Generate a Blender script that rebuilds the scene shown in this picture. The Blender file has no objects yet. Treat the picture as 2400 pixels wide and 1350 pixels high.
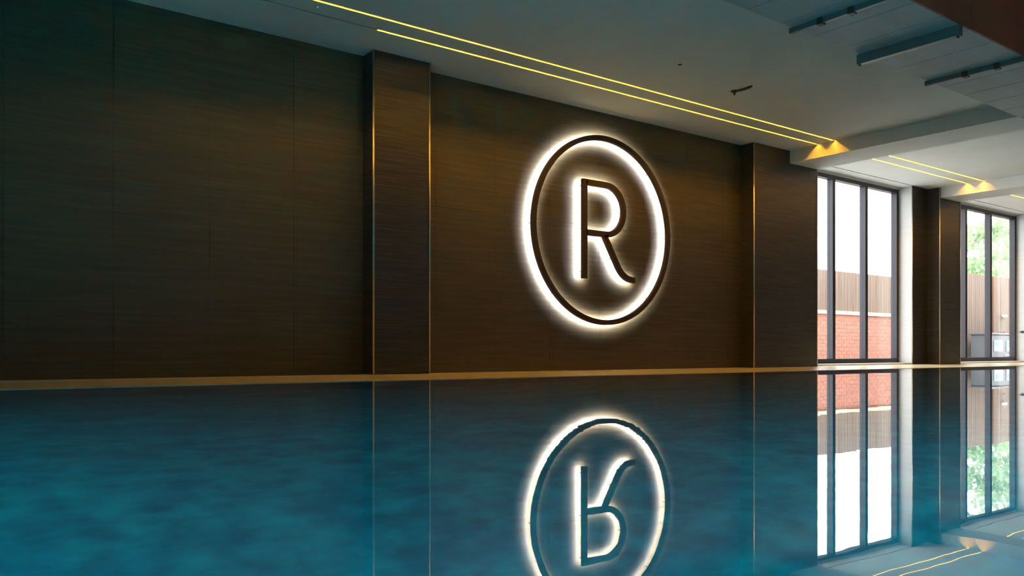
import bpy, bmesh, math, random
from mathutils import Vector, Matrix

# ------------------------------------------------------------------ camera, sky, exposure
SC = bpy.context.scene
COL = SC.collection
random.seed(7)

CAM_Z = 0.28                       # lens height above the water (water level is z = 0)
F_PX, HORIZON, YAW = 1973.4, 824.9, 37.37
cd = bpy.data.cameras.new('camera')
cam = bpy.data.objects.new('camera', cd)
COL.objects.link(cam)
cam.location = (0, 0, CAM_Z)
cam.rotation_euler = (math.radians(90), 0, math.radians(-YAW))
cd.sensor_width = 36.0
cd.lens = F_PX / 2400 * 36.0
cd.shift_y = (HORIZON - 675) / 2400
cd.clip_start = 0.02
cd.clip_end = 500
SC.camera = cam

SKY = 10.0
POOL_FILL_W = 1600.0                     # power of each unseen lamp added under water
w = bpy.data.worlds.new('overcast_sky')
SC.world = w
w.use_nodes = True
bg = w.node_tree.nodes['Background']
bg.inputs[0].default_value = (0.91, 0.97, 1.0, 1)
bg.inputs[1].default_value = SKY

SC.view_settings.view_transform = 'Standard'
SC.view_settings.look = 'None'
SC.view_settings.gamma = 1
SC.view_settings.use_curve_mapping = False
SC.view_settings.exposure = 0.0
SC.cycles.use_denoising = True
SC.cycles.max_bounces = 10
SC.cycles.diffuse_bounces = 4
SC.cycles.glossy_bounces = 5
SC.cycles.transparent_max_bounces = 16
SC.cycles.sample_clamp_indirect = 40.0
SC.cycles.caustics_reflective = False
SC.cycles.caustics_refractive = True

# ------------------------------------------------------------------ measures (metres)
P, W, WIN = 8.50, 8.768, 9.07       # pilaster front, wall plane, window plane (y)
ZC, ZB = 3.696, 3.484               # plaster ceiling in the bays, underside of beams and board strip
YA, YB = 7.96, 7.652                # the two light lines
YP, YR = 4.933, 3.893               # board strip: edge on the bay side, edge on the well side
EDGE = 7.22                         # pool edge
DECK = 0.025
X0, X1 = -5.0, 34.0
Y0 = -3.0
BEAMS = [(12.43, 13.23), (17.70, 18.50), (23.40, 24.20), (29.00, 29.80)]
PIL = [(4.533, 5.261), (11.456, 13.232), (17.67, 18.56), (23.30, 24.22), (28.95, 29.85)]
WINX = [(13.43, 17.055), (18.74, 22.73), (24.42, 28.40), (30.05, 33.60)]
COFFERS = [(X0, 12.43), (13.23, 17.70), (18.50, 23.40), (24.20, 29.00), (29.80, X1)]

# ------------------------------------------------------------------ materials
def mat(name):
    m = bpy.data.materials.new(name)
    m.use_nodes = True
    nt = m.node_tree
    nt.nodes.clear()
    out = nt.nodes.new('ShaderNodeOutputMaterial')
    return m, nt, out

def principled(name, col, rough=0.6, metal=0.0, spec=0.5):
    m, nt, out = mat(name)
    b = nt.nodes.new('ShaderNodeBsdfPrincipled')
    b.inputs['Base Color'].default_value = (*col, 1)
    b.inputs['Roughness'].default_value = rough
    b.inputs['Metallic'].default_value = metal
    b.inputs['Specular IOR Level'].default_value = spec
    nt.links.new(b.outputs[0], out.inputs[0])
    return m, nt, b

def noise(nt, scale_xyz, detail=4.0, scale=1.0, rough=0.6):
    g = nt.nodes.new('ShaderNodeNewGeometry')
    mp = nt.nodes.new('ShaderNodeMapping')
    mp.inputs['Scale'].default_value = scale_xyz
    nt.links.new(g.outputs['Position'], mp.inputs['Vector'])
    n = nt.nodes.new('ShaderNodeTexNoise')
    n.inputs['Scale'].default_value = scale
    n.inputs['Detail'].default_value = detail
    n.inputs['Roughness'].default_value = rough
    nt.links.new(mp.outputs[0], n.inputs['Vector'])
    return n

def ramp(nt, src, stops):
    r = nt.nodes.new('ShaderNodeValToRGB')
    e = r.color_ramp.elements
    while len(e) < len(stops):
        e.new(0.5)
    for k, (pos, c) in enumerate(stops):
        e[k].position = pos
        e[k].color = (*c, 1)
    nt.links.new(src, r.inputs[0])
    return r

def bump(nt, src, bsdf, strength, dist):
    b = nt.nodes.new('ShaderNodeBump')
    b.inputs['Strength'].default_value = strength
    b.inputs['Distance'].default_value = dist
    nt.links.new(src, b.inputs['Height'])
    nt.links.new(b.outputs[0], bsdf.inputs['Normal'])
    return b

def textured(name, stops, scale_xyz, rough=0.6, metal=0.0, detail=4.0, bump_s=0.0, bump_d=0.002, spec=0.5):
    m, nt, b = principled(name, stops[0][1], rough, metal, spec)
    n = noise(nt, scale_xyz, detail)
    r = ramp(nt, n.outputs[0], stops)
    nt.links.new(r.outputs[0], b.inputs['Base Color'])
    if bump_s:
        bump(nt, n.outputs[0], b, bump_s, bump_d)
    return m

def emission(name, col, strength):
    m, nt, out = mat(name)
    e = nt.nodes.new('ShaderNodeEmission')
    e.inputs[0].default_value = (*col, 1)
    e.inputs[1].default_value = strength
    nt.links.new(e.outputs[0], out.inputs[0])
    return m

M = {}
M['wall'] = textured('brown_wall_veneer', [(0.30, (0.048, 0.0385, 0.019)), (0.52, (0.070, 0.0555, 0.027)), (0.72, (0.102, 0.081, 0.040))],
                     (0.9, 0.9, 26.0), rough=0.55, detail=6.0, bump_s=0.10)
M['pilaster'] = textured('ribbed_dark_veneer', [(0.30, (0.015, 0.014, 0.011)), (0.50, (0.033, 0.029, 0.022)), (0.70, (0.075, 0.065, 0.050))],
                         (1.4, 1.4, 70.0), rough=0.45, detail=6.0, bump_s=0.25)
M['joint'] = principled('dark_joint', (0.02, 0.018, 0.015), 0.8)[0]
M['plaster'] = textured('white_plaster', [(0.3, (0.66, 0.67, 0.66)), (0.7, (0.72, 0.73, 0.72))], (1.5, 1.5, 1.5), rough=0.8)
M['reveal'] = textured('pale_plaster', [(0.3, (0.48, 0.475, 0.47)), (0.7, (0.54, 0.535, 0.53))], (2, 2, 30), rough=0.7)
M['board'] = textured('grey_ceiling_board', [(0.3, (0.40, 0.44, 0.47)), (0.7, (0.48, 0.52, 0.55))], (1.0, 6.0, 1.0), rough=0.55)
M['rail'] = principled('dark_grey_rail', (0.22, 0.23, 0.235), 0.45, 0.3)[0]
M['clip'] = principled('reddish_brown_clip', (0.10, 0.06, 0.055), 0.5, 0.2)[0]
M['well'] = textured('red_brown_timber', [(0.3, (0.56, 0.10, 0.035)), (0.7, (0.66, 0.13, 0.05))], (1.2, 1.2, 3.0), rough=0.6)
M['trim'] = principled('brushed_metal_trim', (0.72, 0.64, 0.54), 0.34, 1.0)[0]
M['deck'] = textured('beige_stone', [(0.3, (0.66, 0.60, 0.42)), (0.7, (0.76, 0.70, 0.52))], (1.2, 6.0, 3.0), rough=0.22, detail=5)
M['deck_dark'] = textured('brown_beige_stone', [(0.3, (0.54, 0.45, 0.26)), (0.7, (0.64, 0.54, 0.33))], (1.2, 6.0, 3.0), rough=0.25, detail=5)
M['sill'] = textured('white_stone_sill', [(0.3, (0.70, 0.70, 0.70)), (0.7, (0.80, 0.80, 0.79))], (4, 4, 4), rough=0.3)
M['frame'] = principled('dark_window_frame', (0.020, 0.016, 0.022), 0.40, 0.3)[0]
M['bronze'] = principled('dark_bronze_sign', (0.050, 0.032, 0.027), 0.6, 0.0, 0.2)[0]
M['housing'] = principled('white_light_housing', (0.55, 0.55, 0.53), 0.6)[0]
M['led'] = emission('amber_light_line', (1.0, 0.44, 0.022), 225.0)
M['led_edge'] = emission('amber_diffuser_edge', (1.0, 0.34, 0.01), 1.1)
M['white_led'] = emission('cool_white_backlight', (1.0, 0.97, 0.99), 105.0)
M['added_lens'] = emission('added_lamp_lens', (0.75, 0.95, 1.0), 8.0)
M['green_led'] = emission('green_indicator', (0.05, 1.0, 0.35), 3.0)
M['fitting'] = principled('dark_olive_fitting', (0.045, 0.045, 0.025), 0.5)[0]
M['dark_plaster'] = principled('dim_plaster', (0.38, 0.37, 0.36), 0.8)[0]
M['brick'] = textured('red_brick', [(0.3, (0.48, 0.17, 0.115)), (0.7, (0.62, 0.27, 0.19))], (5, 5, 9), rough=0.85)
M['mortar'] = principled('pale_mortar', (0.50, 0.40, 0.34), 0.9)[0]
M['cap'] = textured('cream_stone', [(0.3, (0.62, 0.54, 0.40)), (0.7, (0.70, 0.62, 0.48))], (6, 6, 6), rough=0.8)
M['fence'] = textured('weathered_timber', [(0.3, (0.19, 0.125, 0.09)), (0.55, (0.25, 0.17, 0.125)), (0.75, (0.30, 0.215, 0.165))], (9, 9, 0.7), rough=0.8)
M['fence_post'] = textured('orange_brown_post', [(0.3, (0.24, 0.12, 0.07)), (0.7, (0.28, 0.15, 0.09))], (9, 9, 0.7), rough=0.8)
M['paving'] = textured('grey_paving', [(0.3, (0.42, 0.40, 0.38)), (0.7, (0.52, 0.50, 0.47))], (2, 2, 2), rough=0.9)
M['bark'] = textured('pale_bark', [(0.3, (0.24, 0.20, 0.16)), (0.7, (0.34, 0.29, 0.24))], (3, 3, 1), rough=0.9)
M['grey_box'] = principled('grey_painted_metal', (0.13, 0.135, 0.15), 0.4)[0]
M['white_panel'] = principled('white_panel', (0.85, 0.86, 0.88), 0.5)[0]
M['blue_panel'] = principled('blue_stripe', (0.30, 0.50, 0.75), 0.5)[0]

def leaf_mat(name, c1, c2):
    m, nt, out = mat(name)
    n = noise(nt, (2.5, 2.5, 2.5), 2.0)
    r = ramp(nt, n.outputs[0], [(0.35, c1), (0.65, c2)])
    d = nt.nodes.new('ShaderNodeBsdfDiffuse')
    t = nt.nodes.new('ShaderNodeBsdfTranslucent')
    mx = nt.nodes.new('ShaderNodeMixShader')
    mx.inputs[0].default_value = 0.5
    nt.links.new(r.outputs[0], d.inputs[0])
    nt.links.new(r.outputs[0], t.inputs[0])
    nt.links.new(d.outputs[0], mx.inputs[1])
    nt.links.new(t.outputs[0], mx.inputs[2])
    nt.links.new(mx.outputs[0], out.inputs[0])
    return m
M['leaf'] = leaf_mat('spring_leaves', (0.26, 0.36, 0.20), (0.38, 0.48, 0.30))
M['leaf2'] = leaf_mat('yellow_green_leaves', (0.36, 0.45, 0.24), (0.48, 0.54, 0.30))

def clear_mat(name, ior, tint, ripple=None, refract=False):
    # Fresnel reflection over a clear, tinted body
    m, nt, out = mat(name)
    # Schlick reflectance from the view angle, the same from both sides of a face
    f0 = ((ior - 1) / (ior + 1)) ** 2
    g = nt.nodes.new('ShaderNodeNewGeometry')
    dt = nt.nodes.new('ShaderNodeVectorMath'); dt.operation = 'DOT_PRODUCT'
    nt.links.new(g.outputs['Normal'], dt.inputs[0]); nt.links.new(g.outputs['Incoming'], dt.inputs[1])
    def mth(op, a, b=None):
        n = nt.nodes.new('ShaderNodeMath'); n.operation = op
        for k, v in enumerate((a, b)):
            if v is None: continue
            if isinstance(v, (int, float)): n.inputs[k].default_value = v
            else: nt.links.new(v, n.inputs[k])
        return n.outputs[0]
    ab = mth('ABSOLUTE', dt.outputs['Value'])
    fr = mth('ADD', mth('MULTIPLY', mth('POWER', mth('SUBTRACT', 1.0, ab), 5.0), 1 - f0), f0)
    gl = nt.nodes.new('ShaderNodeBsdfGlossy')
    gl.inputs['Roughness'].default_value = 0.0
    gl.inputs[0].default_value = (1, 1, 1, 1)
    tr = nt.nodes.new('ShaderNodeBsdfRefraction' if refract else 'ShaderNodeBsdfTransparent')
    if refract:
        tr.inputs['IOR'].default_value = ior
        tr.inputs['Roughness'].default_value = 0.0
    tr.inputs[0].default_value = (*tint, 1)
    mx = nt.nodes.new('ShaderNodeMixShader')
    nt.links.new(fr, mx.inputs[0])
    nt.links.new(tr.outputs[0], mx.inputs[1])
    nt.links.new(gl.outputs[0], mx.inputs[2])
    nt.links.new(mx.outputs[0], out.inputs[0])
    if ripple:
        n = noise(nt, ripple['scale'], 3.0)
        b = nt.nodes.new('ShaderNodeBump')
        b.inputs['Strength'].default_value = ripple['strength']
        b.inputs['Distance'].default_value = ripple['dist']
        nt.links.new(n.outputs[0], b.inputs['Height'])
        nt.links.new(b.outputs[0], gl.inputs['Normal'])
        if refract:
            nt.links.new(b.outputs[0], tr.inputs['Normal'])
    return m
M['glass'] = clear_mat('window_glass', 1.45, (0.96, 0.97, 0.97))
M['water'] = clear_mat('still_pool_water', 1.333, (0.22, 0.92, 1.0),
                       {'scale': (2.2, 2.2, 2.2), 'strength': 0.07, 'dist': 0.004}, True)

def pool_tile(name='teal_mosaic', k=1.0):
    m, nt, b = principled(name, (0.02, 0.2, 0.25), 0.4)
    g = nt.nodes.new('ShaderNodeNewGeometry')
    n = noise(nt, (5.5, 5.5, 5.5), 3.0)
    r = ramp(nt, n.outputs[0], [(0.38, (0.004, 0.23, 0.32)), (0.50, (0.006, 0.30, 0.39)), (0.62, (0.008, 0.38, 0.45))])
    v = nt.nodes.new('ShaderNodeTexVoronoi')
    v.inputs['Scale'].default_value = 9.0
    nt.links.new(g.outputs['Position'], v.inputs['Vector'])
    mx = nt.nodes.new('ShaderNodeMixRGB')
    mx.blend_type = 'MULTIPLY'
    mx.inputs[0].default_value = 0.35
    nt.links.new(r.outputs[0], mx.inputs[1])
    nt.links.new(v.outputs['Distance'], mx.inputs[2])
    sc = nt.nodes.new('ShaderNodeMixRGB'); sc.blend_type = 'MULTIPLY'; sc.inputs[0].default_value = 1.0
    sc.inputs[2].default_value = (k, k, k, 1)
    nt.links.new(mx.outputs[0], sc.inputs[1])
    nt.links.new(sc.outputs[0], b.inputs['Base Color'])
    return m
M['pool'] = pool_tile()
M['pool_side'] = pool_tile('darkened_mosaic', 0.12)          # floor mosaic darkened on the upright sides to cancel the lamplight there

# ------------------------------------------------------------------ mesh helpers
def new(name, me, m, parent=None, loc=(0, 0, 0)):
    o = bpy.data.objects.new(name, me)
    COL.objects.link(o)
    if m is not None and not me.materials:
        me.materials.append(m)
    if parent is not None:
        o.parent = parent
    o.location = loc
    return o

def box_bm(bm, x0, x1, y0, y1, z0, z1):
    vs = [bm.verts.new(c) for c in ((x0, y0, z0), (x1, y0, z0), (x1, y1, z0), (x0, y1, z0),
                                    (x0, y0, z1), (x1, y0, z1), (x1, y1, z1), (x0, y1, z1))]
    for f in ((3, 2, 1, 0), (4, 5, 6, 7), (0, 1, 5, 4), (1, 2, 6, 5), (2, 3, 7, 6), (3, 0, 4, 7)):
        bm.faces.new([vs[i] for i in f])
    return vs

def boxes(name, bs, m, parent=None, bevel=0.0, loc=(0, 0, 0)):
    bm = bmesh.new()
    for b in bs:
        box_bm(bm, *b)
    if bevel:
        bmesh.ops.bevel(bm, geom=bm.edges[:], offset=bevel, segments=1, affect='EDGES')
    me = bpy.data.meshes.new(name)
    bm.to_mesh(me)
    bm.free()
    return new(name, me, m, parent, loc)

def box(name, x0, x1, y0, y1, z0, z1, m, parent=None, bevel=0.0):
    return boxes(name, [(x0, x1, y0, y1, z0, z1)], m, parent, bevel)

def empty(name, loc=(0, 0, 0)):
    o = bpy.data.objects.new(name, None)
    o.empty_display_size = 0.2
    COL.objects.link(o)
    o.location = loc
    return o

def tag(o, label=None, cat=None, group=None, kind=None):
    if label: o['label'] = label
    if cat: o['category'] = cat
    if group: o['group'] = group
    if kind: o['kind'] = kind
    return o

def structure(name, label=None):
    return tag(empty(name), label, None, None, 'structure')

def outline(name, pts2d, closed, width, y_front, depth, m, parent, cx=0, cz=0, seg_caps=True):
    """a flat stroke of constant width in the x-z plane, extruded from y_front to y_front + depth"""
    n = len(pts2d)
    L, R = [], []
    for i, (x, z) in enumerate(pts2d):
        a = pts2d[(i - 1) % n] if (closed or i > 0) else pts2d[i]
        b = pts2d[(i + 1) % n] if (closed or i < n - 1) else pts2d[i]
        p0, p1, p2 = Vector(a), Vector((x, z)), Vector(b)
        d1 = (p1 - p0).normalized() if (p1 - p0).length > 1e-9 else None
        d2 = (p2 - p1).normalized() if (p2 - p1).length > 1e-9 else None
        if d1 is None: d1 = d2
        if d2 is None: d2 = d1
        n1 = Vector((-d1.y, d1.x)); n2 = Vector((-d2.y, d2.x))
        nn = (n1 + n2).normalized()
        k = width / 2 / max(0.35, nn.dot(n1))
        L.append(p1 + nn * k); R.append(p1 - nn * k)
    bm = bmesh.new()
    rows = []
    for l, r in zip(L, R):
        rows.append([bm.verts.new((l.x, y_front, l.y)), bm.verts.new((r.x, y_front, r.y)),
                     bm.verts.new((r.x, y_front + depth, r.y)), bm.verts.new((l.x, y_front + depth, l.y))])
    m_ = n if closed else n - 1
    for i in range(m_):
        a, b = rows[i], rows[(i + 1) % n]
        for j in range(4):
            bm.faces.new((a[j], a[(j + 1) % 4], b[(j + 1) % 4], b[j]))
    if not closed:
        bm.faces.new(rows[0][::-1]); bm.faces.new(rows[-1])
    bmesh.ops.recalc_face_normals(bm, faces=bm.faces[:])
    me = bpy.data.meshes.new(name)
    bm.to_mesh(me); bm.free()
    return new(name, me, m, parent)

def tube_bm(bm, pts, radii, seg=8):
    rings = []
    for i, (p, r) in enumerate(zip(pts, radii)):
        p = Vector(p)
        a = Vector(pts[max(i - 1, 0)]); b = Vector(pts[min(i + 1, len(pts) - 1)])
        d = (b - a).normalized()
        u = d.orthogonal().normalized(); v = d.cross(u)
        rings.append([bm.verts.new(p + (u * math.cos(t) + v * math.sin(t)) * r)
                      for t in [2 * math.pi * k / seg for k in range(seg)]])
    for A, B in zip(rings, rings[1:]):
        for k in range(seg):
            bm.faces.new((A[k], A[(k + 1) % seg], B[(k + 1) % seg], B[k]))
    bm.faces.new(rings[0][::-1]); bm.faces.new(rings[-1])

def tube(name, pts, radii, m, parent=None, seg=10):
    bm = bmesh.new()
    tube_bm(bm, pts, radii, seg)
    bmesh.ops.recalc_face_normals(bm, faces=bm.faces[:])
    me = bpy.data.meshes.new(name)
    bm.to_mesh(me); bm.free()
    return new(name, me, m, parent)

# ------------------------------------------------------------------ the sign wall: veneer panels, pilasters, metal edges
wall = structure('wall_back')
SEAM0, PITCH = 0.958, 0.912
box('backing', X0, 11.6, W + 0.012, W + 0.45, 0.0, ZC + 0.3, M['joint'], wall)
pan_mesh = {}
def veneer(xa, xb, z0, z1):
    key = (round(xb - xa, 3), round(z1 - z0, 3))
    if key not in pan_mesh:
        bm = bmesh.new()
        box_bm(bm, 0, key[0], 0, 0.014, 0, key[1])
        bmesh.ops.bevel(bm, geom=bm.edges[:], offset=0.0006, segments=1, affect='EDGES')
        me = bpy.data.meshes.new('panel'); bm.to_mesh(me); bm.free()
        me.materials.append(M['wall'])
        pan_mesh[key] = me
    new('panel', pan_mesh[key], None, wall, (xa, W, z0))
def veneer_run(xa, xb, rows):
    k = math.floor((xa - SEAM0) / PITCH)
    x = xa
    while x < xb - 1e-4:
        nx = SEAM0 + (k + 1) * PITCH
        if nx <= x + 0.02:
            k += 1; continue
        e = min(nx, xb)
        g = 0.0009
        for z0, z1 in rows:
            veneer(x + g, e - g, z0, z1)
        x = e; k += 1
veneer_run(X0, PIL[0][0], [(DECK, ZC)])
veneer_run(PIL[0][1], PIL[1][0], [(DECK, 2.0635), (2.065, ZC)])

def trim_at(parent, x, y, z0, z1, side):
    # slim rounded metal angle over a corner
    bm = bmesh.new()
    box_bm(bm, x - (0.016 if side < 0 else 0.006), x + (0.006 if side < 0 else 0.016), y - 0.008, y + 0.014, z0, z1)
    vert = [e for e in bm.edges if abs(e.verts[0].co.z - e.verts[1].co.z) > 0.1]
    bmesh.ops.bevel(bm, geom=vert, offset=0.008, segments=4, affect='EDGES')
    me = bpy.data.meshes.new('edge_trim'); bm.to_mesh(me); bm.free()
    for f in me.polygons: f.use_smooth = True
    new('edge_trim', me, M['trim'], parent)

for i, (a, b) in enumerate(PIL):
    bm_list = [(a, b, P, WIN + 0.11 if i else W + 0.02, DECK, ZC)]
    over = [bx for bx in BEAMS if bx[0] < b and bx[1] > a]
    p = boxes('pilaster', bm_list, M['pilaster'], wall, 0.002)
    trim_at(p, a, P, DECK, ZC if not over or over[0][0] > a + 0.2 else ZC - 0.002, -1)
    trim_at(p, b, P, DECK, ZC if not over else ZB, 1)
# veneered wall strips between a window and the next pilaster, with pale window reveals
for (a, b), (pa, pb) in zip(WINX, PIL[2:] + [(X1, X1)]):
    if pa - b < 0.05: continue
    s = box('wall_strip', b + 0.012, pa, W, WIN + 0.11, DECK, ZC, M['pilaster'], wall)
    box('reveal_lining', b, b + 0.012, W, WIN + 0.04, DECK, ZC, M['reveal'], s)
    trim_at(s, b, W, DECK, ZC, 1)
# wall body behind window edges on the left side of each window
for (pa, pb), (a, b) in zip(PIL[1:], WINX):
    box('wall_strip', pb - 0.3, a, WIN - 0.02, WIN + 0.11, DECK, ZC, M['pilaster'], wall)

# ------------------------------------------------------------------ other walls of the hall
box('wall_left', X0 - 0.2, X0, Y0, W + 0.4, -0.1, 5.2, M['dark_plaster'])['kind'] = 'structure'
box('wall_right', X1, X1 + 0.2, Y0, WIN + 0.4, -0.1, 5.2, M['dark_plaster'])['kind'] = 'structure'
box('wall_front', X0, X1, Y0 - 0.2, Y0, -0.1, ZB, M['dark_plaster'])['kind'] = 'structure'

# ------------------------------------------------------------------ ceiling
ceil = structure('ceiling')
SLOT = 0.018
for k, (a, b) in enumerate(COFFERS):
    yend = W + 0.4 if k == 0 else W - 0.034
    for y0, y1 in ((YP, YB - SLOT), (YB + SLOT, YA - SLOT), (YA + SLOT, yend)):
        box('plaster_strip', a, b, y0, y1, ZC, ZC + 0.10, M['plaster'], ceil)
    if k:
        box('plaster_strip', a, b, W - 0.004, WIN + 0.3, ZC, ZC + 0.10, M['plaster'], ceil)
        box('track_groove', a, b, W - 0.034, W - 0.004, ZC + 0.03, ZC + 0.10, M['joint'], ceil)
for a, b in BEAMS:
    box('beam', a, b, YP, WIN + 0.3, ZB, ZC + 0.10, M['plaster'], ceil)
box('roof_slab', X0 - 0.2, X1 + 0.2, YP - 0.02, WIN + 0.5, ZC + 0.14, ZC + 0.30, M['dark_plaster'], ceil)
# board strip between the bays and the ceiling well
BJ0, BP = 8.70, 0.54
me = None
k0 = int(math.floor((X0 - BJ0) / BP))
for k in range(k0, int((X1 - BJ0) / BP) + 1):
    if me is None:
        bm = bmesh.new(); box_bm(bm, 0.004, BP - 0.004, YR + 0.002, YP, ZB, ZB + 0.05)
        bmesh.ops.bevel(bm, geom=bm.edges[:], offset=0.003, segments=1, affect='EDGES')
        me = bpy.data.meshes.new('ceiling_board'); bm.to_mesh(me); bm.free(); me.materials.append(M['board'])
    new('ceiling_board', me, None, ceil, (BJ0 + k * BP, 0, 0))
box('board_backing', X0 - 0.2, X1, YR + 0.002, YP, ZB + 0.05, ZC + 0.14, M['joint'], ceil)
# the raised well over the pool with its timber sides
WELL_TOP, WELL_Y = 5.0, -1.4
wx = X0 - 0.2
me = None
SW = 2.30
for k in range(-6, 12):
    if me is None:
        bm = bmesh.new(); box_bm(bm, 0.003, SW - 0.003, YR - 0.02, YR, ZB, WELL_TOP)
        bmesh.ops.bevel(bm, geom=bm.edges[:], offset=0.002, segments=1, affect='EDGES')
        me = bpy.data.meshes.new('well_panel'); bm.to_mesh(me); bm.free(); me.materials.append(M['well'])
    new('well_panel', me, None, ceil, (8.69 + k * SW, 0, 0))
box('well_side', wx, X1 + 0.2, YR + 0.001, YR + 0.06, ZB + 0.06, WELL_TOP, M['joint'], ceil)
box('well_side', wx, X1 + 0.2, WELL_Y - 0.05, WELL_Y, ZB, WELL_TOP, M['well'], ceil)
box('well_top', wx, X1 + 0.2, WELL_Y - 0.05, YR + 0.06, WELL_TOP, WELL_TOP + 0.1, M['plaster'], ceil)
box('plaster_strip', wx, X1 + 0.2, Y0 - 0.2, WELL_Y, ZB, ZB + 0.1, M['plaster'], ceil)

# ------------------------------------------------------------------ pool and deck
basin = structure('pool_basin')
PX0, PX1, PY0, PZ = -4.0, 31.5, -1.3, -1.35
box('pool_floor', PX0, PX1, PY0, EDGE, PZ - 0.1, PZ, M['pool'], basin)
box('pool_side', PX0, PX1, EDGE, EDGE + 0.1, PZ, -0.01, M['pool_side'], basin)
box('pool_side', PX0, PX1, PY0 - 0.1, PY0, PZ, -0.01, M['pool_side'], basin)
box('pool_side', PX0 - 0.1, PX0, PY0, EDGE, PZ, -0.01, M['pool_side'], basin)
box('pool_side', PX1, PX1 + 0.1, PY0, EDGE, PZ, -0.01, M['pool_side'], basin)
floor = structure('floor')
def slope(name, x0, x1, y0, y1, za, zb, m):
    # a slab falling gently towards the pool
    o = box(name, x0, x1, y0, y1, -0.06, zb, m, floor)
    for v in o.data.vertices:
        if v.co.z > -0.01 and v.co.y < (y0 + y1) / 2:
            v.co.z = za
    return o
slope('poolside_paving', X0, X1, 8.325, WIN + 0.11, 0.0225, DECK, M['deck'])
slope('overflow_paving', X0, X1, EDGE + 0.045, 8.32, 0.004, 0.0215, M['deck_dark'])
box('pool_lip', X0, X1, EDGE, EDGE + 0.042, -0.012, 0.004, M['deck'], floor)
box('poolside_paving', X0, X1, Y0, PY0, -0.02, DECK, M['deck'], floor, 0.004)
box('poolside_paving', X0, PX0, PY0, EDGE, -0.02, DECK, M['deck'], floor, 0.004)
box('poolside_paving', PX1, X1, PY0, EDGE, -0.02, DECK, M['deck'], floor, 0.004)
for a, b in WINX:
    box('window_sill', a - 0.2, b, W + 0.02, WIN + 0.1, DECK, 0.06, M['sill'], floor, 0.004)
bm = bmesh.new()
vs = [bm.verts.new(c) for c in ((PX0, PY0, 0), (PX1, PY0, 0), (PX1, EDGE, 0), (PX0, EDGE, 0))]
bm.faces.new(vs)
me = bpy.data.meshes.new('pool_water'); bm.to_mesh(me); bm.free()
tag(new('pool_water', me, M['water']), 'still teal water filling the indoor pool, mirroring wall and windows', 'water', None, 'stuff')

# unseen lamps added under water to make the pool glow
for k, (x, y, rz, wk, l) in enumerate(((PX0, 0.2, -90, 1.0, 'nearer unseen lamp added under water at the left end of the pool'),
                                       (PX0, 3.4, -90, 1.0, 'farther unseen lamp added under water at the left end of the pool'),
                                       (4.0, PY0, 0, 0.6, 'unseen lamp added under water at the near side of the pool'))):
    t = tag(empty('added_pool_lamp', (x, y, -0.60)), l, 'lamp', 'unseen lamps added to light the pool')
    t.rotation_euler.z = math.radians(rz + 90)
    tube('rim', [(0.0, 0, 0), (0.02, 0, 0)], [0.13, 0.12], M['trim'], t, 20)
    tube('lens', [(0.02, 0, 0), (0.026, 0, 0)], [0.10, 0.09], M['added_lens'], t, 20)
    ld = bpy.data.lights.new('added_pool_light', 'SPOT')
    ld.energy = POOL_FILL_W * wk; ld.color = (0.75, 0.95, 1.0); ld.spot_size = math.radians(150); ld.spot_blend = 0.5; ld.shadow_soft_size = 0.09
    lo = bpy.data.objects.new('added_pool_light', ld); COL.objects.link(lo)
    lo.parent = t; lo.location = (0.05, 0, 0); lo.rotation_euler = (math.radians(90 - 18), 0, math.radians(-90))

# ------------------------------------------------------------------ windows
def window(idx, a, b, y, z0, z1, mull, parent_name=None):
    r = structure('window_%d' % idx)
    D = 0.11
    f0 = 0.085
    box('bottom_rail', a, b, y - 0.02, y + D, z0, z0 + 0.09, M['frame'], r, 0.003)
    box('top_rail', a, b, y - 0.02, y + D, z1 - 0.075, z1, M['frame'], r, 0.003)
    box('jamb', a, a + 0.08, y - 0.02, y + D, z0 + 0.09, z1 - 0.075, M['frame'], r, 0.003)
    box('jamb', b - 0.08, b, y - 0.02, y + D, z0 + 0.09, z1 - 0.075, M['frame'], r, 0.003)
    for x in mull:
        box('mullion', x - 0.045, x + 0.045, y - 0.02, y + D, z0 + 0.09, z1 - 0.075, M['frame'], r, 0.003)
    ed = [a + 0.08] + [v for x in mull for v in (x - 0.045, x + 0.045)] + [b - 0.08]
    for k in range(0, len(ed), 2):
        box('pane', ed[k], ed[k + 1], y + 0.05, y + 0.062, z0 + 0.09, z1 - 0.075, M['glass'], r)
    return r
for i, (a, b) in enumerate(WINX):
    if i == 0: mu = [14.66, 15.815]
    elif i == 1: mu = [20.07, 21.335]
    else: mu = [a + (b - a) / 3, a + 2 * (b - a) / 3]
    window(i + 1, a, b, WIN, 0.06, 3.655, mu)
    box('window_head', a - 0.2, b, WIN - 0.02, WIN + 0.3, 3.655, ZC, M['plaster'], ceil)

# ------------------------------------------------------------------ the light lines in the ceiling
def light_line(y, x0, x1, label):
    t = tag(empty('ceiling_light', (x0, y, ZC)), label, 'light', 'amber light lines in the ceiling')
    h = boxes('housing', [(0, x1 - x0, -SLOT, SLOT, 0.030, 0.05)], M['housing'], t)
    boxes('diffuser', [(0.004, x1 - x0 - 0.06, -0.005, 0.005, 0.016, 0.022)], M['led'], t)
    boxes('diffuser_edge', [(0.002, x1 - x0 - 0.03, -SLOT + 0.001, -0.005, 0.014, 0.022),
                            (0.002, x1 - x0 - 0.03, 0.005, SLOT - 0.001, 0.014, 0.022)], M['led_edge'], t)
    return t
light_line(YA, 4.295, 12.425, 'long amber light line above the sign, the one nearer the wall')
light_line(YB, 2.2, 12.425, 'longest amber light line, the one farther from the sign wall')
box('slot_cover', X0, 4.29, YA - SLOT, YA + SLOT, ZC + 0.004, ZC + 0.05, M['dark_plaster'], ceil)
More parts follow.
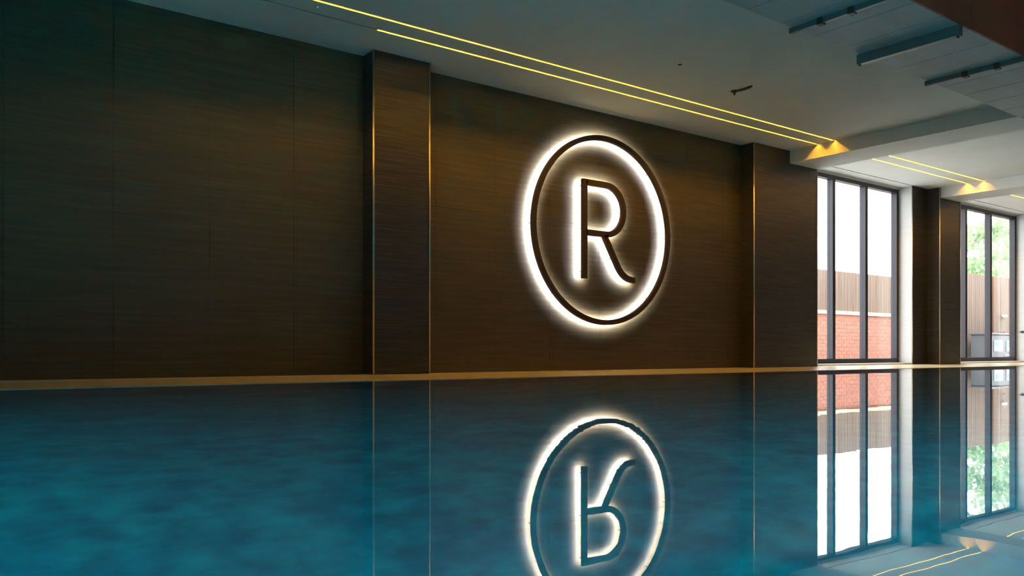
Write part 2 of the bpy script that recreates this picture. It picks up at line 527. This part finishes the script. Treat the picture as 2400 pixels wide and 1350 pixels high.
box('slot_cover', X0, 2.19, YB - SLOT, YB + SLOT, ZC + 0.004, ZC + 0.05, M['dark_plaster'], ceil)
for k, (a, b, l) in enumerate([(13.83, 17.69, 'over the first window'), (19.45, 23.39, 'over the far window'),
                               (25.2, 28.99, 'over the third window bay'), (30.8, 33.9, 'over the last window bay')]):
    light_line(YA, a, b, 'amber light line %s, on the window side' % l)
    light_line(YB, a, b, 'amber light line %s, on the pool side' % l)
    s = COFFERS[k + 1][0]
    for y in (YA, YB):
        box('slot_cover', s, a, y - SLOT, y + SLOT, ZC, ZC + 0.05, M['plaster'], ceil)

# ------------------------------------------------------------------ the lit sign: ring and letter standing off the wall
SY, SD = W - 0.12, 0.05
sign = tag(empty('wall_sign', (8.28, SY, 1.996)), 'large round backlit sign with a dark letter R inside a ring', 'sign')
def local(o):
    o.location = (-8.28, -SY, -1.996)
    return o
RO = 1.335; RW = 0.070
def joined(name, obs, m, parent):
    bm = bmesh.new()
    for o in obs:
        bm.from_mesh(o.data)
    me = bpy.data.meshes.new(name); bm.to_mesh(me); bm.free()
    for o in obs:
        d = o.data; bpy.data.objects.remove(o); bpy.data.meshes.remove(d)
    return new(name, me, m, parent)
def offset(pts, d, closed):
    # the path moved sideways by d
    out = []
    n = len(pts)
    for i in range(n):
        a = Vector(pts[(i - 1) % n] if (closed or i) else pts[i]); p = Vector(pts[i])
        b = Vector(pts[(i + 1) % n] if (closed or i < n - 1) else pts[i])
        t = (b - a).normalized()
        out.append((p.x - t.y * d, p.y + t.x * d))
    return out
WALL_T, FACE_T, GLOW_Y = 0.004, 0.012, 0.033
def channel(pts, closed, width):
    # front plate and the two returns of an open-backed channel
    k = width / 2 - WALL_T / 2
    obs = [outline('tmp', pts, closed, width, SY, FACE_T, M['bronze'], None)]
    for sgn in (1, -1):
        obs.append(outline('tmp', offset(pts, sgn * k, closed), closed, WALL_T, SY + FACE_T, SD - FACE_T, M['bronze'], None))
    return obs
ring_pts = [(8.28 + (RO - RW / 2) * math.cos(t), 1.996 + (RO - RW / 2) * math.sin(t))
            for t in [2 * math.pi * k / 160 for k in range(160)]]
ring = local(joined('ring', channel(ring_pts, True, RW), M['bronze'], sign))
outline('backlight', ring_pts, True, RW - 2 * WALL_T - 0.002, SY + FACE_T + 0.001, GLOW_Y - FACE_T, M['white_led'], ring)
SWD = 0.082
stem = [(7.884, 1.30), (7.884, 2.68 - 0.0)]
zc, xc, ra = 2.291, 8.293, 0.390 - SWD / 2
bowl = [(7.90, zc + ra), (xc, zc + ra)]
for k in range(1, 25):
    t = math.pi / 2 - math.pi * k / 24
    bowl.append((xc + ra * math.cos(t), zc + ra * math.sin(t)))
bowl.append((7.90, zc - ra))
# leg: straight, then a curve ending level
A = Vector((8.262, 1.925)); B = Vector((8.500, 1.545)); E_ = Vector((8.870, 1.322))
leg = [tuple(A.lerp(B, k / 4)) for k in range(5)]
C1 = Vector((8.600, 1.375)); C2 = Vector((8.700, 1.322))
for k in range(1, 15):
    t = k / 14
    q = B * (1 - t) ** 3 + C1 * 3 * t * (1 - t) ** 2 + C2 * 3 * t * t * (1 - t) + E_ * t ** 3
    leg.append((q.x, q.y))
strokes = [stem, bowl, leg]
obs = [o for st in strokes for o in channel(st, False, SWD)]
k_ = SWD / 2
for (x0, x1, z0, z1) in ((stem[0][0] - k_, stem[0][0] + k_, 1.30, 1.305), (stem[0][0] - k_, stem[0][0] + k_, 2.675, 2.68),
                         (8.866, 8.871, 1.322 - k_, 1.322 + k_)):
    obs.append(boxes('tmp', [(x0, x1, SY + FACE_T, SY + SD, z0, z1)], M['bronze'], None))
letter = local(joined('letter', obs, M['bronze'], sign))
glow = [outline('tmp', st, False, SWD - 2 * WALL_T - 0.002, SY + FACE_T + 0.001, GLOW_Y - FACE_T, M['white_led'], None)
        for st in ([(stem[0][0], 1.306), (stem[1][0], 2.674)], bowl, leg[:-1] + [(8.864, 1.322)])]
joined('backlight', glow, M['white_led'], letter)
for k in range(8):
    t = math.pi / 2 + 2 * math.pi * k / 8
    x, z = 8.28 + (RO - RW / 2) * math.cos(t), 1.996 + (RO - RW / 2) * math.sin(t)
    tube('standoff', [(x, SY + SD, z), (x, W + 0.002, z)], [0.006, 0.006], M['bronze'], ring, 6)
for x, z in ((7.884, 1.4), (7.884, 2.0), (7.884, 2.6), (8.2, 2.645), (8.2, 1.935), (8.64, 2.29), (8.45, 1.62), (8.8, 1.325)):
    tube('standoff', [(x, SY + SD, z), (x, W + 0.002, z)], [0.006, 0.006], M['bronze'], letter, 6)

# ------------------------------------------------------------------ fittings under the board strip
def rail(x, wdt, hgt, label, clips):
    t = tag(empty('ceiling_rail', (x, 0, ZB)), label, 'rail', 'dark rails across the ceiling boards')
    boxes('channel', [(-wdt / 2, wdt / 2, YR - 0.01, YP + 0.03, -hgt, 0.0)], M['rail'], t, 0.004)
    for y in clips:
        boxes('clip', [(-wdt / 2 - 0.012, wdt / 2 + 0.012, y - 0.03, y + 0.03, -hgt - 0.012, 0.0)], M['clip'], t, 0.003)
    if hgt > 0.08:
        boxes('end_screw', [(-0.012, 0.012, YP + 0.0, YP + 0.02, -hgt - 0.014, -hgt)], M['clip'], t)
        boxes('end_screw', [(-0.012, 0.012, YR + 0.01, YR + 0.03, -hgt - 0.014, -hgt)], M['clip'], t)
    return t
rail(7.26, 0.045, 0.055, 'thin dark rail across grey ceiling boards, leftmost, with two clips', (4.62, 4.30))
rail(8.50, 0.07, 0.105, 'thick dark box rail across grey ceiling boards, the middle one', ())
rail(9.96, 0.045, 0.055, 'thin dark rail across grey ceiling boards, rightmost, with two clips', (4.50, 4.16))

# small ceiling fittings
s = tag(empty('sprinkler', (9.0, 6.99, ZC)), 'small dark olive sprinkler fitting on the white ceiling', 'sprinkler')
tube('plate', [(0, 0, 0), (0, 0, -0.012)], [0.05, 0.045], M['fitting'], s, 16)
tube('nozzle', [(0, 0, -0.012), (0, 0, -0.045), (0, 0, -0.06)], [0.02, 0.014, 0.006], M['fitting'], s, 12)
tube('arm', [(0.0, -0.03, -0.012), (0.0, -0.12, -0.018), (0.0, -0.24, -0.014), (0.0, -0.28, -0.006)], [0.012, 0.016, 0.016, 0.008], M['fitting'], s, 10)
s = tag(empty('ceiling_sensor', (7.66, 6.74, ZC)), 'tiny black sensor on the ceiling above the sign', 'sensor')
tube('rim', [(0, 0, 0), (0, 0, -0.004)], [0.026, 0.024], M['frame'], s, 14)
tube('lens', [(0, 0, -0.004), (0, 0, -0.010)], [0.014, 0.006], M['joint'], s, 12)
s = tag(empty('indicator_light', (3.53, 7.79, ZC)), 'tiny green indicator light on the ceiling beside the light line', 'light')
tube('rim', [(0, 0, 0), (0, 0, -0.003)], [0.010, 0.009], M['housing'], s, 12)
tube('lens', [(0, 0, -0.003), (0, 0, -0.007)], [0.005, 0.003], M['green_led'], s, 10)

# short dark bar at the right edge of the picture
s = tag(empty('grab_rail', (22.75, WIN - 0.13, 0.776)), 'short dark rail on the pale reveal right of the far window', 'rail')
boxes('bracket', [(-0.025, -0.02, -0.06, 0.0, -0.03, 0.03)], M['frame'], s, 0.002)
tube('bar', [(-0.05, 0.03, 0), (-0.05, -0.17, 0)], [0.012, 0.012], M['frame'], s, 10)
boxes('arm', [(-0.05, -0.02, -0.035, -0.02, -0.008, 0.008)], M['frame'], s)

# ------------------------------------------------------------------ outside: paving, brick wall, fences, trees
box('ground', -30, 120, WIN + 0.11, 90, -0.1, 0.10, M['paving'])['kind'] = 'structure'
box('ground', -30, 120, -60, Y0 - 0.2, -0.1, 0.05, M['paving'])['kind'] = 'structure'
GY = 13.0
K = GY / 11.0                        # the same outlines, seen at their real distance
zk = lambda z: CAM_Z + (z - CAM_Z) * K
gw = structure('wall_garden')
BH, BL = 0.0866 * K, 0.255
GX0, GX1 = 16.3 * K, 21.4 * K
box('mortar', GX0, GX1, GY + 0.008, GY + 0.22, 0.10, zk(1.155), M['mortar'], gw)
bme = {}
def brick(x, ln, z):
    key = round(ln, 3)
    if key not in bme:
        bm = bmesh.new(); box_bm(bm, 0, ln, 0, 0.1, 0, BH - 0.012)
        bmesh.ops.bevel(bm, geom=[e for e in bm.edges], offset=0.004, segments=1, affect='EDGES')
        m_ = bpy.data.meshes.new('brick'); bm.to_mesh(m_); bm.free(); m_.materials.append(M['brick'])
        bme[key] = m_
    new('brick', bme[key], None, gw, (x, GY + random.uniform(-0.002, 0.002), z))
rows = 12
for r in range(rows):
    z = 0.105 + r * BH
    x = GX0 - (BL / 2 if r % 2 else 0)
    while x < GX1 - 0.01:
        xa = max(x, GX0); xb = min(x + BL - 0.012, GX1)
        if xb - xa > 0.05: brick(xa, xb - xa, z)
        x += BL
x = GX0
while x < GX1:
    box('capping_stone', x + 0.002, min(x + 0.9, GX1) - 0.002, GY - 0.04, GY + 0.27, zk(1.155), zk(1.238), M['cap'], gw, 0.006)
    x += 0.9

def fence(x0, x1, y, z0, z1, bw, label, posts, lamp=False):
    t = tag(empty('timber_fence', (x0, y, z0)), label, 'fence')
    n = int((x1 - x0) / bw)
    ms = []
    for v in range(4):
        bm = bmesh.new(); box_bm(bm, 0.004, bw - 0.004, 0, 0.022, 0, z1 - z0 - 0.008 * random.random())
        bmesh.ops.bevel(bm, geom=bm.edges[:], offset=0.003, segments=1, affect='EDGES')
        m_ = bpy.data.meshes.new('fence_board'); bm.to_mesh(m_); bm.free(); m_.materials.append(M['fence']); ms.append(m_)
    for k in range(n):
        new('fence_board', random.choice(ms), None, t, (k * bw, random.uniform(-0.006, 0.006), 0))
    for zz in (0.15, (z1 - z0) * 0.85):
        boxes('fence_rail', [(0, x1 - x0, 0.03, 0.08, zz, zz + 0.09)], M['fence'], t)
    for px in posts:
        boxes('post', [(px - x0 - 0.07, px - x0 + 0.07, -0.05, 0.0 - 0.008, 0, z1 - z0 - 0.02)], M['fence_post'], t, 0.004)
    return t
fence(16.0 * K, 21.6 * K, GY + 0.12, zk(1.238), zk(2.186), 0.15, 'brown timber board fence on top of the brick wall, through first window', ())
fence(21.75 * K, 31.0 * K, GY, 0.10, zk(2.49), 0.15, 'tall brown timber board fence to the ground, through far window', (26.05 * K,))
s = tag(empty('fence_lamp', (26.65 * K, GY - 0.01, zk(1.32))), 'small white lamp fixed to the tall fence', 'lamp')
boxes('bracket', [(-0.05, 0.05, -0.03, 0.0, -0.03, 0.05)], M['grey_box'], s)
boxes('shade', [(-0.13, 0.13, -0.12, -0.03, -0.01, 0.06)], M['white_panel'], s, 0.008)

# box with white and blue panels, stands in for a reflection in the glass
s = tag(empty('reflection_box', (25.9 * K * 0.957, GY - 0.56, 0.10)), 'low grey box with white and blue panels standing in for a glass reflection', 'box')
boxes('body', [(-0.75, 1.5, -0.25, 0.3, 0.0, 0.74)], M['grey_box'], s, 0.02)
boxes('lid', [(-0.8, 1.55, -0.3, 0.35, 0.74, 0.79)], M['grey_box'], s, 0.01)
for xx in (-0.35, 0.55):
    pnl = boxes('panel', [(xx, xx + 0.62, -0.27, -0.25, 0.20, 0.56)], M['white_panel'], s, 0.005)
    boxes('blue_inset', [(xx + 0.04, xx + 0.32, -0.276, -0.27, 0.34, 0.52)], M['blue_panel'], pnl)
boxes('ledge', [(0.45, 1.3, -0.29, -0.25, 0.06, 0.09)], M['white_panel'], s)

def tree(x, y, h, cr, zlow, n, size, lm, label, seed):
    rnd = random.Random(seed)
    t = tag(empty('tree', (x, y, 0.1)), label, 'tree', 'trees beyond the fence')
    tube('trunk', [(0, 0, 0), (0.08, 0.02, h * 0.3), (0.0, -0.05, h * 0.6), (0.05, 0, h * 0.85)], [0.16, 0.13, 0.08, 0.03], M['bark'], t)
    clumps = []
    for k in range(16):
        a = rnd.uniform(0, 2 * math.pi); zz = rnd.uniform(zlow, h); rr = cr * rnd.uniform(0.25, 0.85)
        c = Vector((rr * math.cos(a), rr * math.sin(a), zz))
        clumps.append((c, cr * rnd.uniform(0.28, 0.5)))
        b0 = Vector((0.03, 0, max(zlow * 0.6, zz - rr * 0.8)))
        tube('branch', [b0, b0.lerp(c, 0.5) + Vector((0, 0, 0.12)), c], [0.05, 0.03, 0.012], M['bark'], t, 6)
    verts, faces = [], []
    for k in range(n):
        c, r = rnd.choice(clumps)
        d = Vector((rnd.gauss(0, 1), rnd.gauss(0, 1), rnd.gauss(0, 0.8)))
        d = d.normalized() * r * rnd.random() ** 0.4
        p = c + d
        u = Vector((rnd.gauss(0, 1), rnd.gauss(0, 1), rnd.gauss(0, 0.6))).normalized()
        v = u.orthogonal().normalized()
        v.rotate(Matrix.Rotation(rnd.uniform(0, 6.28), 3, u))
        s_ = size * rnd.uniform(0.7, 1.3)
        i = len(verts)
        wv = u.cross(v)
        verts += [p - v * s_, p + wv * s_ * 0.45, p + v * s_, p - wv * s_ * 0.45]
        faces.append((i, i + 1, i + 2, i + 3))
    me_ = bpy.data.meshes.new('foliage'); me_.from_pydata([tuple(q) for q in verts], [], faces)
    f = new('foliage', me_, lm, t)
    f['kind'] = 'stuff'
    return t
def tree_at(k, x, y, h, cr, zlow, n, size, lm, label, seed):
    q = lambda z: CAM_Z + (z - CAM_Z) * k
    tree(x * k, y * k, q(h), cr * k, q(zlow), n, size * k, lm, label, seed)
tree_at(1.0, 36.0, 16.5, 7.6, 2.1, 3.0, 3000, 0.14, M['leaf'], 'pale green leafy tree with slim trunk, left half of far window', 3)
tree_at(1.5, 39.6, 16.0, 6.6, 1.5, 4.9, 1300, 0.13, M['leaf'], 'tree with dark green tuft at the top right of far window', 5)
tree_at(2.1, 38.6, 15.2, 3.9, 1.9, 2.2, 2600, 0.12, M['leaf2'], 'low yellow-green tree just above the tall fence top', 8)
tree_at(1.5, 34.0, 15.7, 3.6, 1.5, 2.0, 1800, 0.12, M['leaf'], 'low green tree at the left edge of far window', 11)
